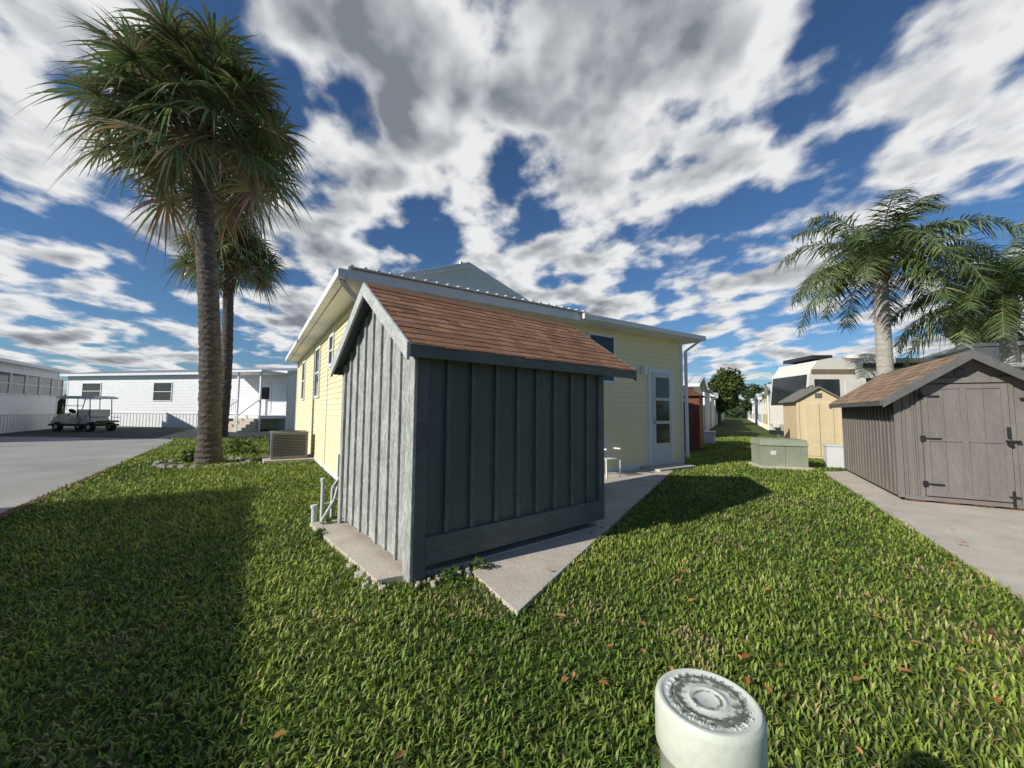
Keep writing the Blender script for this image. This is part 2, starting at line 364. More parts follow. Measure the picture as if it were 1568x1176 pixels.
b.beam((HL+ov-.1,-ov-.05,HE+.02),(HL+.06,-.08,HE-.25),.07,.06,0); b.beam((HL+.06,-.08,HE-.24),(HL+.06,-.08,.2),.07,.06,0)
b.beam((-ov-.06,-.2,HE+.02),(-.06,.08,HE-.25),.07,.06,0); b.beam((-.06,.08,HE-.24),(-.06,.08,.2),.07,.06,0)
b.obj('gutters',['white'],ho,bevel=.01)

pt=empty('patio_chair',2.0,8.35,57); b=MB()
for a in(-.2,.2):
    for c in(-.2,.2): b.beam((a,c,0),(a,c,.42 if c<0 else .85),.03,.03)
    b.beam((a,-.22,.62),(a,.2,.62),.04,.03)
for k in range(6): b.box(-.2,.2,-.2+k*.068,-.15+k*.068,.40,.42)
for k in range(5): b.box(-.2,.2,.19,.21,.5+k*.075,.55+k*.075)
b.obj('frame',['white'],pt,bevel=.004)

ac=empty('air_conditioner',-6.15,10.1,56); b=MB()
b.box(-.15,1.15,-.2,1.0,.0,.09,2)
b.box(.0,.85,.0,.8,.1,.78,0)
for k in range(14):
    z=.17+k*.04; b.box(-.012,.0,.05,.75,z,z+.018,1); b.box(.05,.8,-.012,.0,z,z+.018,1)
b.cyl((.42,.4,.78),(.42,.4,.80),.3,.3,24,1)
b.box(-.015,.865,-.015,.815,.765,.785,0)
b.obj('body',['acgray','black','conc'],ac,bevel=.01)

ut=empty('utility_pipes',-2.34,4.95,56); b=MB()
b.cyl((0,0,0),(0,0,.5),.022,.022,12,0); b.cyl((.12,.05,0),(.12,.05,.4),.02,.02,12,0); b.cyl((0,0,.5),(0,0,.54),.032,.032,12,0)
b.cyl((0,0,.2),(.3,.25,.22),.018,.018,10,0); b.cyl((-.1,-.08,0),(-.1,-.08,.2),.03,.03,12,0); b.cyl((-.1,-.08,.2),(-.1,-.08,.24),.04,.04,12,0)
b.cyl((.12,.05,.4),(.3,.3,.55),.02,.02,10,0); b.box(.2,.35,.2,.28,.5,.8,0)
b.cyl((-.05,-.12,.0),(.1,-.2,.3),.015,.015,10,0); b.cyl((.1,-.2,.3),(.16,-.05,.42),.015,.015,10,0)
b.obj('pipes',['offwhite','acgray'],ut,bevel=.004)

# ------------------------------------------------------------ taupe shed (right)
ts=empty('storage_shed',6.21,6.36,119.6); b=MB(); TW,TD,TE,TR=1.62,3.6,1.76,2.34
b.box(0,TW,0,TD,.08,TE,0)
b.hexa([(0,0,TE),(TW,0,TE),(TW,TD,TE),(0,TD,TE),(TW/2-.01,0,TR-.06),(TW/2+.01,0,TR-.06),(TW/2+.01,TD,TR-.06),(TW/2-.01,TD,TR-.06)],0)
y=.14
while y<TD: b.box(-.02,0,y-.012,y+.012,.1,TE,0); y+=.2
for x in(.1,.2,1.40,1.52): b.box(x-.01,x+.01,-.018,0,.1,TE-.02 if x<.15 or x>1.5 else TE+.02,0)
b.obj('walls',['taupe'],ts,bevel=.002)
b=MB()
dx0,dx1=.30,1.22; dm=(dx0+dx1)/2
b.box(dx0,dx1,-.03,-.001,.14,1.86,0)
for q0,q1 in((dx0,dx0+.07),(dm-.035,dm+.035),(dx1-.07,dx1)): b.box(q0,q1,-.045,-.03,.14,1.86,1)
for a,c in((dx0+.07,dm-.035),(dm+.035,dx1-.07)):
    for z in(.14,.98,1.79): b.box(a,c,-.044,-.03,z,z+.07,1)
    b.box((a+c)/2-.004,(a+c)/2+.004,-.034,-.03,.21,.98,2);b.box((a+c)/2-.004,(a+c)/2+.004,-.034,-.03,1.05,1.79,2)
b.box(dx0-.01,dx0,-.02,-.001,.12,1.88,2); b.box(dx1,dx1+.01,-.02,-.001,.12,1.88,2)
b.box(dx0-.06,dx0-.011,-.03,-.001,.1,1.9,1); b.box(dx1+.011,dx1+.06,-.03,-.001,.1,1.9,1); b.box(dx0-.06,dx1+.06,-.034,-.001,1.88,1.96,1)
b.box(-.022,.06,-.022,0,.08,TE,1); b.box(TW-.06,TW+.02,-.022,0,.08,TE,1); b.box(.06,TW-.06,-.02,0,.06,.12,1)
b.box(dm-.06,dm+.06,-.02,0,2.0,2.1,2)
b.obj('door',['taupe','taupe','taupetrim'],ts,bevel=.003)
b=MB()
for z in(.32,1.02,1.68):
    b.box(dx0-.04,dx0+.2,-.056,-.046,z-.012,z+.012); b.box(dx0-.035,dx0+.02,-.06,-.046,z-.045,z+.045)
b.box(dx1-.06,dx1+.09,-.07,-.05,1.0,1.03); b.box(dx1-.04,dx1-.01,-.075,-.05,1.06,1.22); b.cyl((dx1-.02,-.09,.97),(dx1-.02,-.05,.97),.03,.03,12)
b.box(dx1-.03,dx1-.005,-.06,-.046,.08,.3); b.box(dx1-.06,dx1+.05,-.056,-.046,.2,.225)
b.box(dx1+.12,dx1+.28,-.05,-.02,1.62,1.65)
b.obj('hardware',['black'],ts)
b=MB(); oh=.2
sl2=(TR-TE)/(TW/2); zE=TR-sl2*(TW/2+oh)
e1=Vector((TW/2+oh,0,TR-zE)); 
b.slab((-oh,TD+.1,zE),(0,-TD-.35,0),e1,.03,0); b.slab((TW+oh,-.25,zE),(0,TD+.35,0),(-e1.x,0,e1.z),.03,0)
for s_ in(-1,1):
    xe=TW/2+s_*(TW/2+oh+.01)
    for yy in(-.275,TD+.1):
        b.hexa([(xe,yy,zE-.12),(TW/2,yy,TR-.12),(TW/2,yy+.024,TR-.12),(xe,yy+.024,zE-.12),(xe,yy,zE+.02),(TW/2,yy,TR+.02),(TW/2,yy+.024,TR+.02),(xe,yy+.024,zE+.02)],0)
    b.box(min(xe,xe+s_*.02),max(xe,xe+s_*.02),-.25,TD+.1,zE-.09,zE+.0,0)
b.obj('roof_deck',['taupetrim'],ts,bevel=.004)
b=MB(); pal2=[(.42,.28,.18),(.46,.32,.21),(.38,.26,.18),(.50,.36,.25),(.34,.24,.17)]
b.shingles((-oh-.03,TD+.1,zE-.015),(0,-TD-.35,0),e1*1.02,9,.2,pal2); b.shingles((TW+oh+.03,-.25,zE-.015),(0,TD+.35,0),Vector((-e1.x,0,e1.z))*1.02,9,.2,pal2)
b.obj('shingle_roof',['shing'],ts)
b=MB()
for k in range(5): b.box(.1+k*.36,.3+k*.36,-.01,.2,.03,.08)
b.obj('bricks',['mulch'],ts)

tf=empty('transformer_box',6.28,9.95,104); b=MB()
b.box(-.06,1.1,-.08,.8,.0,.07,1)
b.box(0,1.03,0,.7,.07,.58,0); b.hexa([(-.02,-.03,.58),(1.05,-.03,.58),(1.05,.73,.58),(-.02,.73,.58),(.0,.05,.73),(1.03,.05,.73),(1.03,.71,.73),(.0,.71,.73)],0)
b.box(.51,.53,-.012,0,.1,.56,0); b.box(.22,.34,-.01,0,.35,.45,2)
b.obj('cabinet',['xfmr','conc','offwhite'],tf,bevel=.012)

bs=empty('beige_shed',8.72,12.0,112); b=MB()
b.box(0,1.1,0,1.6,.05,1.8,0); b.hexa([(0,0,1.8),(1.1,0,1.8),(1.1,1.6,1.8),(0,1.6,1.8),(.54,0,2.15),(.56,0,2.15),(.56,1.6,2.15),(.54,1.6,2.15)],0)
b.box(.2,.9,-.02,0,.12,1.7,1); b.box(.545,.555,-.03,-.02,.12,1.7,2)
b.box(-.02,.05,-.02,.0,.05,1.8,1);b.box(1.05,1.12,-.02,.0,.05,1.8,1); b.box(.46,.64,-.012,0,1.85,2.0,2)
for s_ in(-1,1):
    b.hexa([(.55+s_*.66,-.1,1.72),(.55,-.1,2.15),(.55,1.7,2.15),(.55+s_*.66,1.7,1.72),(.55+s_*.66,-.1,1.77),(.55,-.1,2.21),(.55,1.7,2.21),(.55+s_*.66,1.7,1.77)],3)
b.obj('body',['beige','beige','taupetrim','taupe'],bs,bevel=.008)
cb_=empty('utility_cabinet',8.1,10.15,115); b=MB(); b.box(0,.35,0,.3,0,.55,0); b.box(-.02,.37,-.02,.32,.55,.59,0); b.cyl((.5,-.1,0),(.5,-.1,.9),.03,.03,10,0); b.box(.4,.6,-.18,-.1,.8,1.1,1); b.cyl((.62,-.1,0),(.62,-.1,.6),.025,.025,10,0)
b.obj('body',['offwhite','acgray'],cb_,bevel=.01)

# ------------------------------------------------------------ mobile homes
def home(name,x,y,az,Lx,Dy,eave,ridge,wall='offwhite',roof='metal',along=True,wins=(),skirt=.8,door=None,lwins=(),bh=.2,extra=None):
    h=empty(name,x,y,az); b=MB()
    b.box(.01,Lx-.01,.01,Dy-.01,0,eave,0); b.siding((0,0),*F,Lx,skirt,eave,bh,0); b.siding((0,0),*LW,Dy,skirt,eave,bh,0); b.siding((Lx,0),(0,1),(1,0),Dy,skirt,eave,bh,0)
    for s in np.arange(.1,Lx,.3): b.ob((0,0),*F,s,s+.03,0,.012,0,skirt-.06,0)
    for s in np.arange(.1,Dy,.3): b.ob((0,0),*LW,s,s+.03,0,.012,0,skirt-.06,0)
    if not along: b.hexa([(0,0,eave),(Lx,0,eave),(Lx,Dy,eave),(0,Dy,eave),(Lx/2-.01,0,ridge-.03),(Lx/2+.01,0,ridge-.03),(Lx/2+.01,Dy,ridge-.03),(Lx/2-.01,Dy,ridge-.03)],0)
    else: b.hexa([(0,0,eave),(Lx,0,eave),(Lx,Dy,eave),(0,Dy,eave),(0,Dy/2-.01,ridge-.03),(Lx,Dy/2-.01,ridge-.03),(Lx,Dy/2+.01,ridge-.03),(0,Dy/2+.01,ridge-.03)],0)
    b.obj('walls',[wall],h)
    b=MB()
    for c,w_,z0,z1 in wins: b.window((0,0),*F,c,w_,z0,z1)
    for c,w_,z0,z1 in lwins: b.window((0,0),*LW,c,w_,z0,z1)
    b.ob((0,0),*F,0,.1,.0,.03,0,eave,1); b.ob((0,0),*F,Lx-.1,Lx,.0,.03,0,eave,1)
    b.ob((0,0),*F,.1,Lx-.1,.0,.03,skirt-.05,skirt+.03,1)
    if door: 
        b.ob((0,0),*F,door,door+.9,.0,.04,skirt,skirt+2.05,1); b.ob((0,0),*F,door+.15,door+.75,.04,.05,skirt+1.,skirt+1.8,2)
    b.obj('windows',['white','white','glass'],h)
    b=MB(); ov=.3; t=.1
    if along:
        for s_ in(-1,1):
            ye=Dy/2+s_*(Dy/2+ov)
            b.hexa([(-ov,ye,eave-.02),(Lx+ov,ye,eave-.02),(Lx+ov,Dy/2,ridge),(-ov,Dy/2,ridge),(-ov,ye,eave+t),(Lx+ov,ye,eave+t),(Lx+ov,Dy/2,ridge+t),(-ov,Dy/2,ridge+t)],0)
        for x_ in np.arange(-ov+.2,Lx+ov,.5): b.beam((x_,-ov,eave+t+.01),(x_,Dy/2,ridge+t+.01),.04,.04,0)
        b.box(-ov,Lx+ov,-ov-.1,-ov-.001,eave-.06,eave+t,1)
    else:
        for s_ in(-1,1):
            xe=Lx/2+s_*(Lx/2+ov)
            b.hexa([(xe,-ov,eave-.02),(Lx/2,-ov,ridge),(Lx/2,Dy+ov,ridge),(xe,Dy+ov,eave-.02),(xe,-ov,eave+t),(Lx/2,-ov,ridge+t),(Lx/2,Dy+ov,ridge+t),(xe,Dy+ov,eave+t)],0)
    b.obj('roof',[roof,'white'],h)
    return h
h2=home('mobile_home',-34.05,30.0,102.3,19.7,5,3.75,4.25,wall='white',wins=[(2.5,1.8,2.0,3.15),(9.3,1.6,1.9,3.15),(13.4,1.2,2.0,3.1)],skirt=1.0,door=17.6)
b=MB()
b.box(16.2,19.6,-2.0,-.05,.75,.95,0)
for x in(16.25,17.9,19.55): b.beam((x,-1.95,0),(x,-1.95,3.6),.1,.1,0)
b.box(15.9,19.9,-2.3,-.35,3.6,3.72,0)
for z in(1.15,1.95): b.box(16.25,17.9,-1.98,-1.93,z,z+.05,0)
for x in np.arange(16.35,17.9,.14): b.box(x,x+.03,-1.97,-1.94,1.15,1.95,0)
for k in range(5): b.box(18.0,19.5,-2.0-.27*(k+1),-2.0-.27*k,0,.95-.17*(k+1)+.0,1)
for x in(18.0,19.5): b.beam((x,-2,1.9),(x,-3.4,.95),.05,.05,0); b.beam((x,-3.4,0),(x,-3.4,.95),.05,.05,0)
b.box(14.9,16.1,-1.6,-.1,0,1.0,0)
b.obj('porch',['white','conc'],h2,bevel=.006)
h1=home('mobile_home',-21.9,13.8,-32,13,6,3.6,4.1,wall='white',wins=[(2+1.55*k,1.35,2.05,3.1) for k in range(8)],skirt=1.0)
home('mobile_home',-5.0,-8.95,-32.5,12.9,7,4.6,5.0,wins=[(3,1.2,1.8,3),(8,1.2,1.8,3)],skirt=.8,door=5)
u=Vector((math.sin(R(29.6)),math.cos(R(29.6))))
def lane(p,s): return (p[0]+u.x*s,p[1]+u.y*s)
wl=['cream','offwhite','white','offwhite','cream','white','offwhite','white']
for k in range(8):
    s=k*8.2; px,py=lane((9.4,20.2),s); hh=2.75+.2*(k%2)
    ox,oy=px-.87*5.2,py+.494*5.2
    home('mobile_home',ox,oy,119.6,5.2,6.3,hh,hh+.65,wall=wl[k],along=(k%3==0),roof=('grayroof' if k%2 else 'metal'),wins=[(1.4,.9,1.3,2.2),(3.7,.9,1.3,2.2)],skirt=.5,bh=.15)
    px,py=lane((16.6,24.6),s)
    home('mobile_home',px,py,119.6,5.2,6.3,hh,hh+.55,wall=wl[(k+3)%8],along=(k%2==0),roof='metal',wins=[(1.4,.9,1.3,2.2),(3.7,.9,1.3,2.2)],lwins=[(1.5,.9,1.3,2.2),(4.4,.9,1.3,2.2)],skirt=.5,bh=.15)
home('mobile_home',16.6,11.4,100,9,6,3.5,3.9,wall='white',wins=[(1.5,1.2,1.6,2.7)],skirt=.6)
b=MB(); wsd=empty('brown_shed',6.45,14.3,119.6)
b.box(-1.1,.35,0,1.8,.05,2.0,0)
for x in np.arange(-1.0,.35,.16): b.box(x,x+.02,-.015,0,.05,2.0,0)
b.hexa([(-1.25,-.15,1.98),(.5,-.15,1.98),(.5,1.95,1.98),(-1.25,1.95,1.98),(-.4,-.15,2.5),(-.35,-.15,2.5),(-.35,1.95,2.5),(-.4,1.95,2.5)],1)
b.obj('body',['brown','mulch'],wsd,bevel=.008)
b=MB(); e_=empty('storage_bin',8.4,17.4,119.6); b.box(-.5,.5,0,.6,.0,.5,0); b.box(-.53,.53,-.03,.63,.5,.56,0); b.obj('body',['offwhite'],e_,bevel=.02)

# ------------------------------------------------------------ RV
rv=empty('motorhome',11.7,15.6,94); b=MB(); RL,RW,RH=10.5,2.5,3.6
prof=[(.25,.45),(.0,.9),(.02,1.6),(.18,3.0),(.5,3.5),(1.0,RH),(RL-.1,RH),(RL,3.4),(RL,.5)]
for yy in(0,RW):
    b.face([(x,yy,z) for x,z in prof],0)
for i in range(len(prof)):
    p,q=prof[i],prof[(i+1)%len(prof)]
    b.face([(p[0],0,p[1]),(q[0],0,q[1]),(q[0],RW,q[1]),(p[0],RW,p[1])],0)
b.obj('body',['rvwhite'],rv)
b=MB()
b.hexa([(-.0,.12,1.75),(-.0,RW-.12,1.75),(.1,RW-.12,1.7),(.1,.12,1.7),(.135,.12,2.95),(.135,RW-.12,2.95),(.25,RW-.12,2.95),(.25,.12,2.95)],0)
b.box(.35,1.3,-.012,0,1.8,2.75,0)
for x in(2.3,4.2,6.4,8.3): b.box(x,x+1.5,-.012,0,1.9,2.8,0)
b.box(.3,RL-.1,-.010,0,.55,.95,1); b.box(1.4,RL-.1,-.011,0,1.35,1.6,1); b.box(.25,1.9,-.013,.0,2.95,3.15,1)
b.box(1.5,2.1,-.018,0,.6,2.7,3)
for x in(2.6,6.4): b.box(x,x+1.0,.7,1.6,RH,RH+.28,3)
b.box(.5,1.3,.3,RW-.3,RH,RH+.16,0)
b.box(2.2,9.6,-.14,-.01,3.2,3.38,0)
b.beam((.25,-.05,2.5),(-.25,-.25,2.3),.04,.04,0); b.box(-.32,-.2,-.35,-.15,1.85,2.35,0)
b.box(-.05,.02,.3,.7,.75,.95,3); b.box(-.05,.02,RW-.7,RW-.3,.75,.95,3); b.box(-.08,.02,.05,RW-.05,.42,.62,0)
for x in(1.9,7.2):
    for yy in(-.02,RW-.28): b.cyl((x,yy,.48),(x,yy+.3,.48),.48,.48,24,2)
b.obj('windows_and_trim',['glass','rvtan','rubber','rvwhite'],rv,bevel=.01)
cp=empty('carport',14.6,12.6,95); b=MB()
b.box(0,6,0,2.2,2.95,3.08,0)
for x in(.1,2.9,5.9): b.beam((x,.1,0),(x,.1,2.95),.08,.08,0)
b.obj('canopy',['white'],cp,bevel=.01)

# ------------------------------------------------------------ golf cart
gc=empty('golf_cart',-26.4,22.4,97); b=MB()
b.hexa([(0,0,.3),(3.2,0,.3),(3.2,1.2,.3),(0,1.2,.3),(0.05,0.03,.42),(3.2,0.03,.42),(3.2,1.17,.42),(0.05,1.17,.42)],0)
b.hexa([(.0,.08,.35),(.75,.08,.35),(.75,1.12,.35),(.0,1.12,.35),(.12,.15,.75),(.62,.1,.98),(.62,1.1,.98),(.12,1.05,.75)],1)
b.box(1.25,1.85,.08,1.12,.42,.7,1); b.box(2.05,2.6,.08,1.12,.42,.7,1)
b.box(1.25,1.8,.08,1.12,.7,.84,1); b.box(1.75,1.88,.08,1.12,.84,1.25,1); b.box(2.0,2.5,.08,1.12,.7,.84,1); b.box(2.48,2.6,.08,1.12,.84,1.25,1)
b.box(2.65,3.3,.1,1.1,.52,.6,0)
b.box(.45,2.95,-.02,1.22,1.86,1.97,2); b.box(.55,2.85,.05,1.15,1.97,2.01,2)
for yy in(.06,1.14):
    b.beam((.55,yy,.95),(.8,yy,1.9),.04,.04,3); b.beam((2.7,yy,.6),(2.6,yy,1.9),.04,.04,3); b.beam((1.85,yy,.8),(1.8,yy,1.9),.035,.035,3)
    b.beam((2.65,yy,.8),(3.25,yy,.8),.03,.03,3)
    b.box(2.4,3.05,yy-.08,yy+.08,.55,.62,2); b.box(.25,.9,yy-.08,yy+.08,.56,.62,2)
for z in(.0,.45,.9): b.beam((.57+.25*z/.9,.08,1.0+z),(.57+.25*z/.9,1.12,1.0+z),.03,.03,3)
b.beam((.7,.4,.85),(1.0,.4,1.15),.04,.04,3); b.cyl((1.0,.4,1.13),(1.03,.4,1.16),.17,.17,16,3)
b.box(.1,.18,.25,.4,.6,.7,2); b.box(.1,.18,.8,.95,.6,.7,2)
for x in(.58,2.72):
    for yy in(-.02,1.02): b.cyl((x,yy,.25),(x,yy+.2,.25),.25,.25,20,3); b.cyl((x,yy-.01,.25),(x,yy+.21,.25),.13,.13,16,4)
b.obj('body',['black','seat','white','rubber','steel','glass'],gc,bevel=.015)

# ------------------------------------------------------------ pedestal (foreground)
pd=empty('utility_pedestal',.385,.80,90); b=MB()
def lathe(b,prof,n=64,m=0):
    k=len(b.v)
    for r,z in prof:
        for i in range(n):
            t=2*math.pi*i/n; b.v.append((r*math.cos(t),r*math.sin(t),z))
    for a in range(len(prof)-1):
        for i in range(n):
            j=(i+1)%n; b.f.append((k+a*n+i,k+a*n+j,k+(a+1)*n+j,k+(a+1)*n+i)); b.m.append(m); b.c.append((1,1,1))
lathe(b,[(.088,0),(.088,.755),(.095,.757),(.0965,.76),(.0965,.832),(.0945,.84),(.090,.845)])
b.obj('tube',['pvc'],pd,smooth=True)
b=MB(); lathe(b,[(.090,.845),(.084,.8465),(.082,.8435),(.062,.8435),(.060,.8455),(.057,.8455),(.055,.8435),(.036,.8435),(.034,.8455),(.031,.8455),(.029,.8435),(.0005,.8435)])
b.obj('cap_face',['cap'],pd,smooth=True)
b=MB()
for k in range(26):
    t=2*math.pi*k/26
    if k in(6,13,19,25): continue
    c,s_=math.cos(t),math.sin(t); tt=Vector((-s_,c,0)); rr=Vector((c,s_,0))
    for q in range(random.choice((2,3))):
        r=.066+q*.005; hw=random.uniform(.002,.005)
        p=Vector((r*c,r*s_,.844)); b.beam(p-tt*hw,p+tt*hw,.0022,.003)
    p=Vector((.071*c,.071*s_,.844)); o_=tt*random.choice((-.004,0,.004))
    b.beam(p-rr*.0055+o_,p+rr*.0055+o_,.0022,.003)
b.obj('lettering',['cap'],pd)

# ------------------------------------------------------------ palms
def trunk(b,path,rad,n=20,m=0,ring=.04,rn=.03):
    k=len(b.v); S=len(path)
    for i,(p,r) in enumerate(zip(path,rad)):
        rr=r*(1+ring*(i%2)+random.uniform(-rn,rn))
        for j in range(n):
            t=2*math.pi*j/n; q=rr*(1+random.uniform(-rn,rn)); b.v.append((p[0]+q*math.cos(t),p[1]+q*math.sin(t),p[2]))
    for i in range(S-1):
        for j in range(n):
            l=(j+1)%n; b.f.append((k+i*n+j,k+i*n+l,k+(i+1)*n+l,k+(i+1)*n+j)); b.m.append(m); b.c.append((1,1,1))
def strip(b,pts,wv,ws,col,m=0):
    for i in range(len(pts)-1):
        a,c=pts[i],pts[i+1]
        b.face([a-wv*ws[i],a+wv*ws[i],c+wv*ws[i+1],c-wv*ws[i+1]],m,col)
def fan_palm(name,base,top,r0,r1,sc,nleaf,seed,clear,span=125,ns=30,pet=1.0):
    random.seed(seed)
    e=empty(name,base[0],base[1],90); bx,by=top[0]-base[0],top[1]-base[1]; H=top[2]
    S=int(H/.07); path=[];rad=[]
    for i in range(S+1):
        t=i/S; path.append((bx*t+.08*math.sin(t*5),by*t,H*t)); rad.append(r0+(r1-r0)*t+.12*math.exp(-t*H/.35)*(r0/.25)*.6)
    b=MB(); trunk(b,path,rad,22,0,.05,.035); b.obj('trunk',['trunk'],e,smooth=False)
    b=MB(); Z=Vector((0,0,1)); T=Vector((bx,by,H))
    for i in range(70):
        a=i*2.4; z=H-clear+clear*(i/70)*.95; d=Vector((math.cos(a),math.sin(a),0)); p=Vector((bx,by,z))+d*r1*.8
        b.beam(p,p+d*.16+Z*.22,.07,.03,1,col=(1,1,1))
    for i in range(nleaf):
        f=(i+.5)/nleaf; el=R(82-span*f**.9+random.uniform(-10,10)); a=i*2.39996+random.uniform(-.25,.25)
        d=Vector((math.cos(a)*math.cos(el),math.sin(a)*math.cos(el),math.sin(el)))
        st=T+Vector((0,0,-clear*f*.5))+Vector((math.cos(a),math.sin(a),0))*r1*.5
        pl=pet*sc*random.uniform(.65,1.3)*(1-.1*f)*(1-.25*max(0,math.sin(el))); hub=st+d*pl-Z*(.05+.05*f)*pl*pl*.6
        g=random.uniform(.7,1.4); old=f>.88 and random.random()<.5
        col=(.135*g,.160*g,.064*g) if not old else (.28*g,.22*g,.12*g)
        mid=(st+hub)/2+Z*.06
        b.beam(st,mid,.045,.025,0,col=(.18,.20,.08)); b.beam(mid,hub,.035,.02,0,col=(.18,.20,.08))
        ax=(hub-mid).normalized(); ax=(ax-Z*random.uniform(.0,.2)*(1+f)).normalized(); sd=ax.cross(Z)
        if sd.length<.2: sd=Vector((math.sin(a),-math.cos(a),0))
        sd.normalize(); nn=sd.cross(ax).normalized()
        roll=random.uniform(-.9,.9); sd=(sd*math.cos(roll)+nn*math.sin(roll)).normalized()
        for j in range(ns):
            ph=R(-150+300*j/(ns-1)+random.uniform(-3,3)); dr=(ax*math.cos(ph)+sd*math.sin(ph)); wv=(-ax*math.sin(ph)+sd*math.cos(ph))
            wv=(wv+sd.cross(ax)*random.uniform(-.6,.6)).normalized()
            Ls=sc*(.64+.12*math.cos(ph*.7))*random.uniform(.75,1.15); dp=random.uniform(.1,.8)+.1*f
            fold=nn*(.12*abs(math.sin(ph)))
            pts=[hub+dr*Ls*t+fold*t-Z*dp*Ls*max(0,t-.25)**1.8*1.4 for t in(0,.35,.6,.82,1.0)]
            c=tuple(k*random.uniform(.7,1.35) for k in col)
            if random.random()<.1: c=(.30,.26,.15)
            strip(b,pts,wv,[.010,.019*sc+.004,.016*sc+.003,.010,.002],c)
    b.obj('fronds',['frond','boot'],e)
    return e
fan_palm('palm_tree',(-7.6,9.97),(-8.35,9.97,9.5),.24,.20,1.5,135,3,1.7,span=120,pet=1.08)
fan_palm('palm_tree',(-13.8,18.7),(-13.75,18.7,9.1),.25,.2,1.45,85,5,1.2,span=110,pet=1.0)
def feather_palm(name,base,top,r0,r1,n,FL,seed,el_min=-25,el_max=72,grav=1.0):
    random.seed(seed)
    e=empty(name,base[0],base[1],90); bx,by=top[0]-base[0],top[1]-base[1]; H=top[2]
    S=int(H/.1); path=[(bx*i/S,by*i/S,H*i/S) for i in range(S+1)]; rad=[r0+(r1-r0)*i/S for i in range(S+1)]
    b=MB(); trunk(b,path,rad,20,0,.025,.01); b.obj('trunk',['trunkl'],e)
    b=MB(); Z=Vector((0,0,1)); T=Vector((bx,by,H))
    for i in range(60):
        a=i*2.4; z=H-.55+.8*i/60; d=Vector((math.cos(a),math.sin(a),0)); p=Vector((bx,by,z))+d*r1*.9
        b.beam(p,p+d*.13*random.uniform(.5,1.3)+Z*.28,.09,.04,1)
    for i in range(n):
        f=(i+.5)/n; el=R(el_max-(el_max-el_min)*f+random.uniform(-7,7)); a=i*2.39996+random.uniform(-.3,.3)
        h=Vector((math.cos(a),math.sin(a),0)); d=h*math.cos(el)+Z*math.sin(el); p=T+Z*.1+h*.08
        steps=16; sl3=FL*random.uniform(.8,1.1)/steps; g=random.uniform(.75,1.3)
        tw=random.uniform(-.5,.5)
        for k in range(steps):
            q=p+d*sl3; t=k/steps
            b.beam(p,q,.035*(1-t)+.008,.02,0,col=(.17,.19,.08))
            sd=d.cross(Z); 
            if sd.length<.1: sd=Vector((-math.sin(a),math.cos(a),0))
            sd.normalize(); nn=sd.cross(d)
            if k>1:
                for sub in range(6):
                    pp=p+(q-p)*(sub/6)
                    for s_ in(-1,1):
                        ll=FL*.20*math.sin(math.pi*min(1,.18+.8*t))**.6*random.uniform(.7,1.15)
                        dr=(sd*s_*random.uniform(.65,1)+d*random.uniform(.35,.7)+nn*random.uniform(-.45,.55)+Z*tw*s_*.3).normalized()
                        dp=random.uniform(.25,.8)
                        pts=[pp+dr*ll*x-Z*dp*ll*x*x for x in(0,.4,.75,1)]
                        gg=g*random.uniform(.75,1.3); c=(.100*gg,.140*gg,.046*gg)
                        if random.random()<.06:c=(.26,.25,.10)
                        strip(b,pts,d,[.012,.021,.015,.002],c)
            p=q; d=(d-Z*(.08+.08*t)*(1+.2*f)*grav).normalized()
    b.obj('fronds',['frond','boot'],e)
feather_palm('queen_palm',(13.4,14),(13.4,14,6.65),.26,.20,30,3.7,11,5,80,1.15)
feather_palm('queen_palm',(16.5,12.9),(16.5,12.9,4.9),.25,.19,30,3.6,14,0,78,1.1)
random.seed(21)
b=MB()
for k in range(26):
    a=2*math.pi*k/26; x,y=-7.65+1.0*math.cos(a),9.9+.8*math.sin(a); r=random.uniform(.06,.11)
    b.hexa([(x-r,y-r*.8,0),(x+r,y-r,0),(x+r*.9,y+r,0),(x-r,y+r*.8,0),(x-r*.7,y-r*.6,r),(x+r*.6,y-r*.7,r*.9),(x+r*.6,y+r*.6,r),(x-r*.6,y+r*.7,r*.85)])
b.obj('stone_ring',['stone'],bevel=.015)
def leafmass(name,c,rad,n,size,col,seed,trunkh=0,lobes=7):
    random.seed(seed); e=empty(name,c[0],c[1],90); b=MB()
    L_=[(Vector((random.uniform(-.6,.6)*rad[0],random.uniform(-.6,.6)*rad[1],c[2]+random.uniform(-.55,.6)*rad[2])),random.uniform(.35,.6)) for _ in range(lobes)]
    for i in range(n):
        ce,q=random.choice(L_); v=Vector((random.gauss(0,1),random.gauss(0,1),random.gauss(0,1))).normalized()*random.uniform(.6,1.05)
        p=ce+Vector((v.x*rad[0],v.y*rad[1],v.z*rad[2]))*q
        a=Vector((random.gauss(0,1),random.gauss(0,1),random.gauss(0,.6))).normalized(); w_=a.cross(v+Vector((.1,.2,.3))).normalized()
        s=size*random.uniform(.6,1.3); g=random.uniform(.55,1.4)
        b.face([p-a*s,p+w_*s*.35,p+a*s,p-w_*s*.35],0,tuple(k*g for k in col))
    b.obj('foliage',['leaf'],e)
    if trunkh:
        b=MB(); b.cyl((0,0,0),(0,0,c[2]),.035*rad[2]+.1,.08,10)
        for k in range(5):
            a=k*1.3; b.cyl((0,0,trunkh),(math.cos(a)*rad[0]*.5,math.sin(a)*rad[1]*.5,c[2]+.3*rad[2]),.1,.03,8)
        b.obj('trunk',['trunk'],e)
leafmass('shrub',(-7.9,10.3,.12),(.5,.4,.22),500,.07,(.07,.12,.02),31)
leafmass('shrub',(-8.2,12.2,.2),(.6,.5,.35),600,.08,(.09,.14,.02),32)
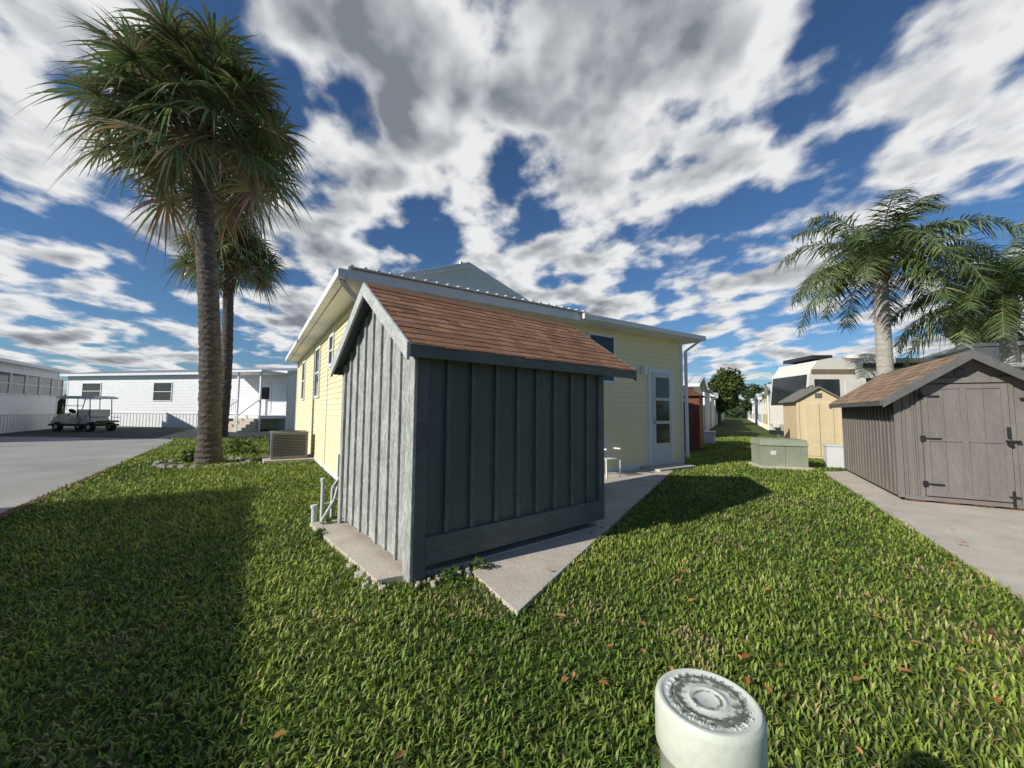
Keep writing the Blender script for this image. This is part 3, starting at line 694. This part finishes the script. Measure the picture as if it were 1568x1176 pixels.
leafmass('broadleaf_tree',(23.8,45,4.0),(2.5,2.5,2.9),7000,.26,(.07,.10,.022),41,1.5,9)
leafmass('broadleaf_tree',(22.2,18.6,5.0),(1.5,1.5,1.3),6000,.14,(.035,.05,.016),42,1.5,8)
leafmass('broadleaf_tree',(40,60,3.6),(4,4,3),4000,.35,(.04,.065,.018),43,1.5,8)
for k,(x,y) in enumerate(((-.5,3.3),(-.26,3.46),(-2.2,4.75),(-2.1,4.35))): leafmass('weed',(x,y,.06),(.09,.08,.08),70,.03,(.10,.16,.03),50+k)
random.seed(3); b=MB()
for i in range(9000):
    a=random.uniform(-70,70); r=random.uniform(110,150); x=r*math.sin(R(a)); y=r*math.cos(R(a)); hgt=(2.2+1.8*math.sin(a*.9)+1.2*math.sin(a*2.7+1)); z=random.uniform(0,max(1.2,hgt))
    s=random.uniform(.5,1.1); g=random.uniform(.6,1.3); t=random.uniform(0,3.14); b.face([(x-s*math.cos(t),y-s*math.sin(t),z),(x,y,z-s*.6),(x+s*math.cos(t),y+s*math.sin(t),z),(x,y,z+s*.8)],0,(.04*g,.065*g,.025*g))
b.obj('distant_trees',['leaf'])

# ------------------------------------------------------------ grass
def inpoly(P,pts,grow=0):
    x,y=P[:,0],P[:,1]; ins=np.zeros(len(x),bool); n=len(pts)
    for i in range(n):
        x1,y1=pts[i];x2,y2=pts[(i+1)%n]
        c=((y1>y)!=(y2>y)); 
        with np.errstate(divide='ignore',invalid='ignore'): xi=(x2-x1)*(y-y1)/(y2-y1)+x1
        ins^=(c&(x<xi))
    return ins
NB=430000
r=.7+rng.random(NB)*25.3; th=np.radians(rng.uniform(-72,72,NB))
P=np.stack([r*np.sin(th),r*np.cos(th)],1)
def fr(ox,oy,az,x0,x1,y0,y1):
    a=np.array([math.sin(R(az)),math.cos(R(az))]); c=np.array([-a[1],a[0]]); o=np.array([ox,oy])
    return [tuple(o+a*x0+c*y0),tuple(o+a*x1+c*y0),tuple(o+a*x1+c*y1),tuple(o+a*x0+c*y1)]
ex_=[ROAD,ASPH,WALK,RS,SL,fr(A.x,A.y,51,0.02,2.4,.02,1.95),fr(-2.3,6.05,57,0,8.2,0,12),fr(6.21,6.36,119.6,0,1.62,0,3.6),fr(6.28,9.95,104,-.06,1.1,-.08,.8),fr(-6.15,10.1,56,-.15,1.15,-.2,1.0),fr(8.72,12.0,112,0,1.1,0,1.6)]
keep=np.ones(NB,bool)
jit=P+rng.normal(0,.018,P.shape)
for q in ex_: keep&=~inpoly(jit,q)
keep&=~(((P[:,0]-.385)**2+(P[:,1]-.8)**2)<.09**2)
P=P[keep];r=r[keep];n=len(P)
sm=lambda fx,fy,ph:np.sin(P[:,0]*fx+ph+.7*np.sin(P[:,1]*fy*.6))*np.cos(P[:,1]*fy+ph*1.7+.7*np.sin(P[:,0]*fx*.7))
low=.55*sm(1.3,1.1,.4)+.35*sm(3.1,2.7,1.9)+.35*sm(6.5,7.3,.8)+.3*sm(13,11,2.2)+.3*sm(23,19,1.2)
brown=np.zeros(n)
blobs=[(1.12,2.5,.13,.9),(1.0,2.25,.10,.6),(-2.3,2.42,.16,.8),(-2.2,2.05,.1,.5),(1.35,3.3,.15,.4),(-1.9,1.7,.12,.4),(2.3,4.3,.25,.35),(3.9,3.6,.4,.3),(-.2,3.0,.25,.6),(.35,2.75,.15,.5),(2.9,2.6,.3,.35),(3.3,5.2,.4,.35),(.6,2.9,.2,.35),(2.2,1.9,.2,.3),(4.2,6.3,.5,.3),(-1.2,2.6,.2,.25)]
for _ in range(40):
    a=rng.uniform(-1,1); rr=rng.uniform(1.5,9); blobs.append((rr*math.sin(a),rr*math.cos(a),rng.uniform(.06,.3),rng.uniform(.15,.45)))
for (bx,by,br,st) in blobs:
    brown=np.maximum(brown,st*np.exp(-(((P[:,0]-bx)+.04*np.sin(P[:,1]*30))**2+((P[:,1]-by)+.04*np.sin(P[:,0]*27))**2)/br**2))
Lb=(.028+.024*rng.random(n))*(1+.05*r)*(1-.5*brown)*(1+.18*low); wb=(.0028+.0014*rng.random(n))*(1+.15*r)
az=rng.uniform(0,2*np.pi,n); tilt=rng.uniform(.2,1.15,n)
dirx,diry=np.cos(az),np.sin(az)
wx,wy=-diry*wb,dirx*wb
z0=np.zeros(n)
mx_=P[:,0]+dirx*Lb*.45*np.sin(tilt*.6); my_=P[:,1]+diry*Lb*.45*np.sin(tilt*.6); mz=Lb*.6*np.cos(tilt*.6)
tx=P[:,0]+dirx*Lb*np.sin(tilt)*1.05; ty=P[:,1]+diry*Lb*np.sin(tilt)*1.05; tz=Lb*np.cos(tilt)*.95+.004
V=np.empty((n,5,3))
V[:,0]=np.stack([P[:,0]-wx,P[:,1]-wy,z0],1);V[:,1]=np.stack([P[:,0]+wx,P[:,1]+wy,z0],1)
V[:,2]=np.stack([mx_+wx,my_+wy,mz],1);V[:,3]=np.stack([mx_-wx,my_-wy,mz],1);V[:,4]=np.stack([tx,ty,tz],1)
base=np.arange(n)[:,None]*5
loops=np.concatenate([base+np.array([0,1,2,3]),base+np.array([3,2,4])],1).ravel().astype(np.int32)
me=bpy.data.meshes.new('grass'); me.vertices.add(n*5); me.vertices.foreach_set('co',V.ravel())
me.loops.add(n*7); me.loops.foreach_set('vertex_index',loops)
me.polygons.add(n*2); ls=(np.arange(n)[:,None]*7+np.array([0,4])).ravel().astype(np.int32); me.polygons.foreach_set('loop_start',ls)
me.update(calc_edges=True)
g=(.68+.6*rng.random(n))*(1+.25*low)*1.02
yl=np.clip(.45+.5*low+.35*rng.random(n),0,1)
dry=(rng.random(n)<(.07+brown)).astype(float)*rng.uniform(.5,1,n)
cg=np.stack([(.135+.12*yl),(.245+.075*yl),(.032+.022*yl)],1)
cd=np.array([.42,.31,.17])
C=(cg*(1-dry[:,None])+cd*dry[:,None])*g[:,None]
C=np.concatenate([C,np.ones((n,1))],1)
C5=np.repeat(C[:,None,:],5,1); C5[:,0:2,:3]*=.42; C5[:,4,:3]*=1.15  # roots darkened: occlusion painted into the blade colour; tips a little lighter
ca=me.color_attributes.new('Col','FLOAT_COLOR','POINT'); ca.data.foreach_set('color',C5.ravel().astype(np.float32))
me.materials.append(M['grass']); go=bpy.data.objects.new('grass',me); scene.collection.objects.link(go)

# fallen leaves
random.seed(9); b=MB()
spots=[(-.42,1.62),(-.95,1.72),(.58,2.35),(1.6,3.9),(1.55,3.6),(1.75,3.75),(1.45,3.4),(2.9,4.3),(2.1,3.1),(.75,2.3),(1.9,2.2),(2.3,1.95),(1.3,2.9),(2.6,2.0),(-1.0,2.6)]
for _ in range(95): 
    rr=random.uniform(2,9); t=R(random.uniform(5,50)); spots.append((rr*math.sin(t),rr*math.cos(t)))
for k,(x,y) in enumerate(spots):
    s=random.uniform(.02,.034); a=random.uniform(0,6.28); c,s_=math.cos(a),math.sin(a); z=.04+random.random()*.01+.004*math.hypot(x,y)
    pts=[(-1,0,.0),(-.4,.45,.25),(.3,.5,.3),(1,.1,.1),(.4,-.4,.35),(-.4,-.5,.2)]
    col=random.choice(((.8,.75,.7),(1.1,1.1,1.0),(.9,.65,.5),(1.3,1.3,1.2)))
    Q=[(x+s*(px*c-py*s_),y+s*(px*s_+py*c),z+s*pz) for px,py,pz in pts]; mid=(x,y,z)
    for i in range(6): b.face([mid,Q[i],Q[(i+1)%6]],0,col)
b.obj('fallen_leaves',['dead'])
print('DONE',n)
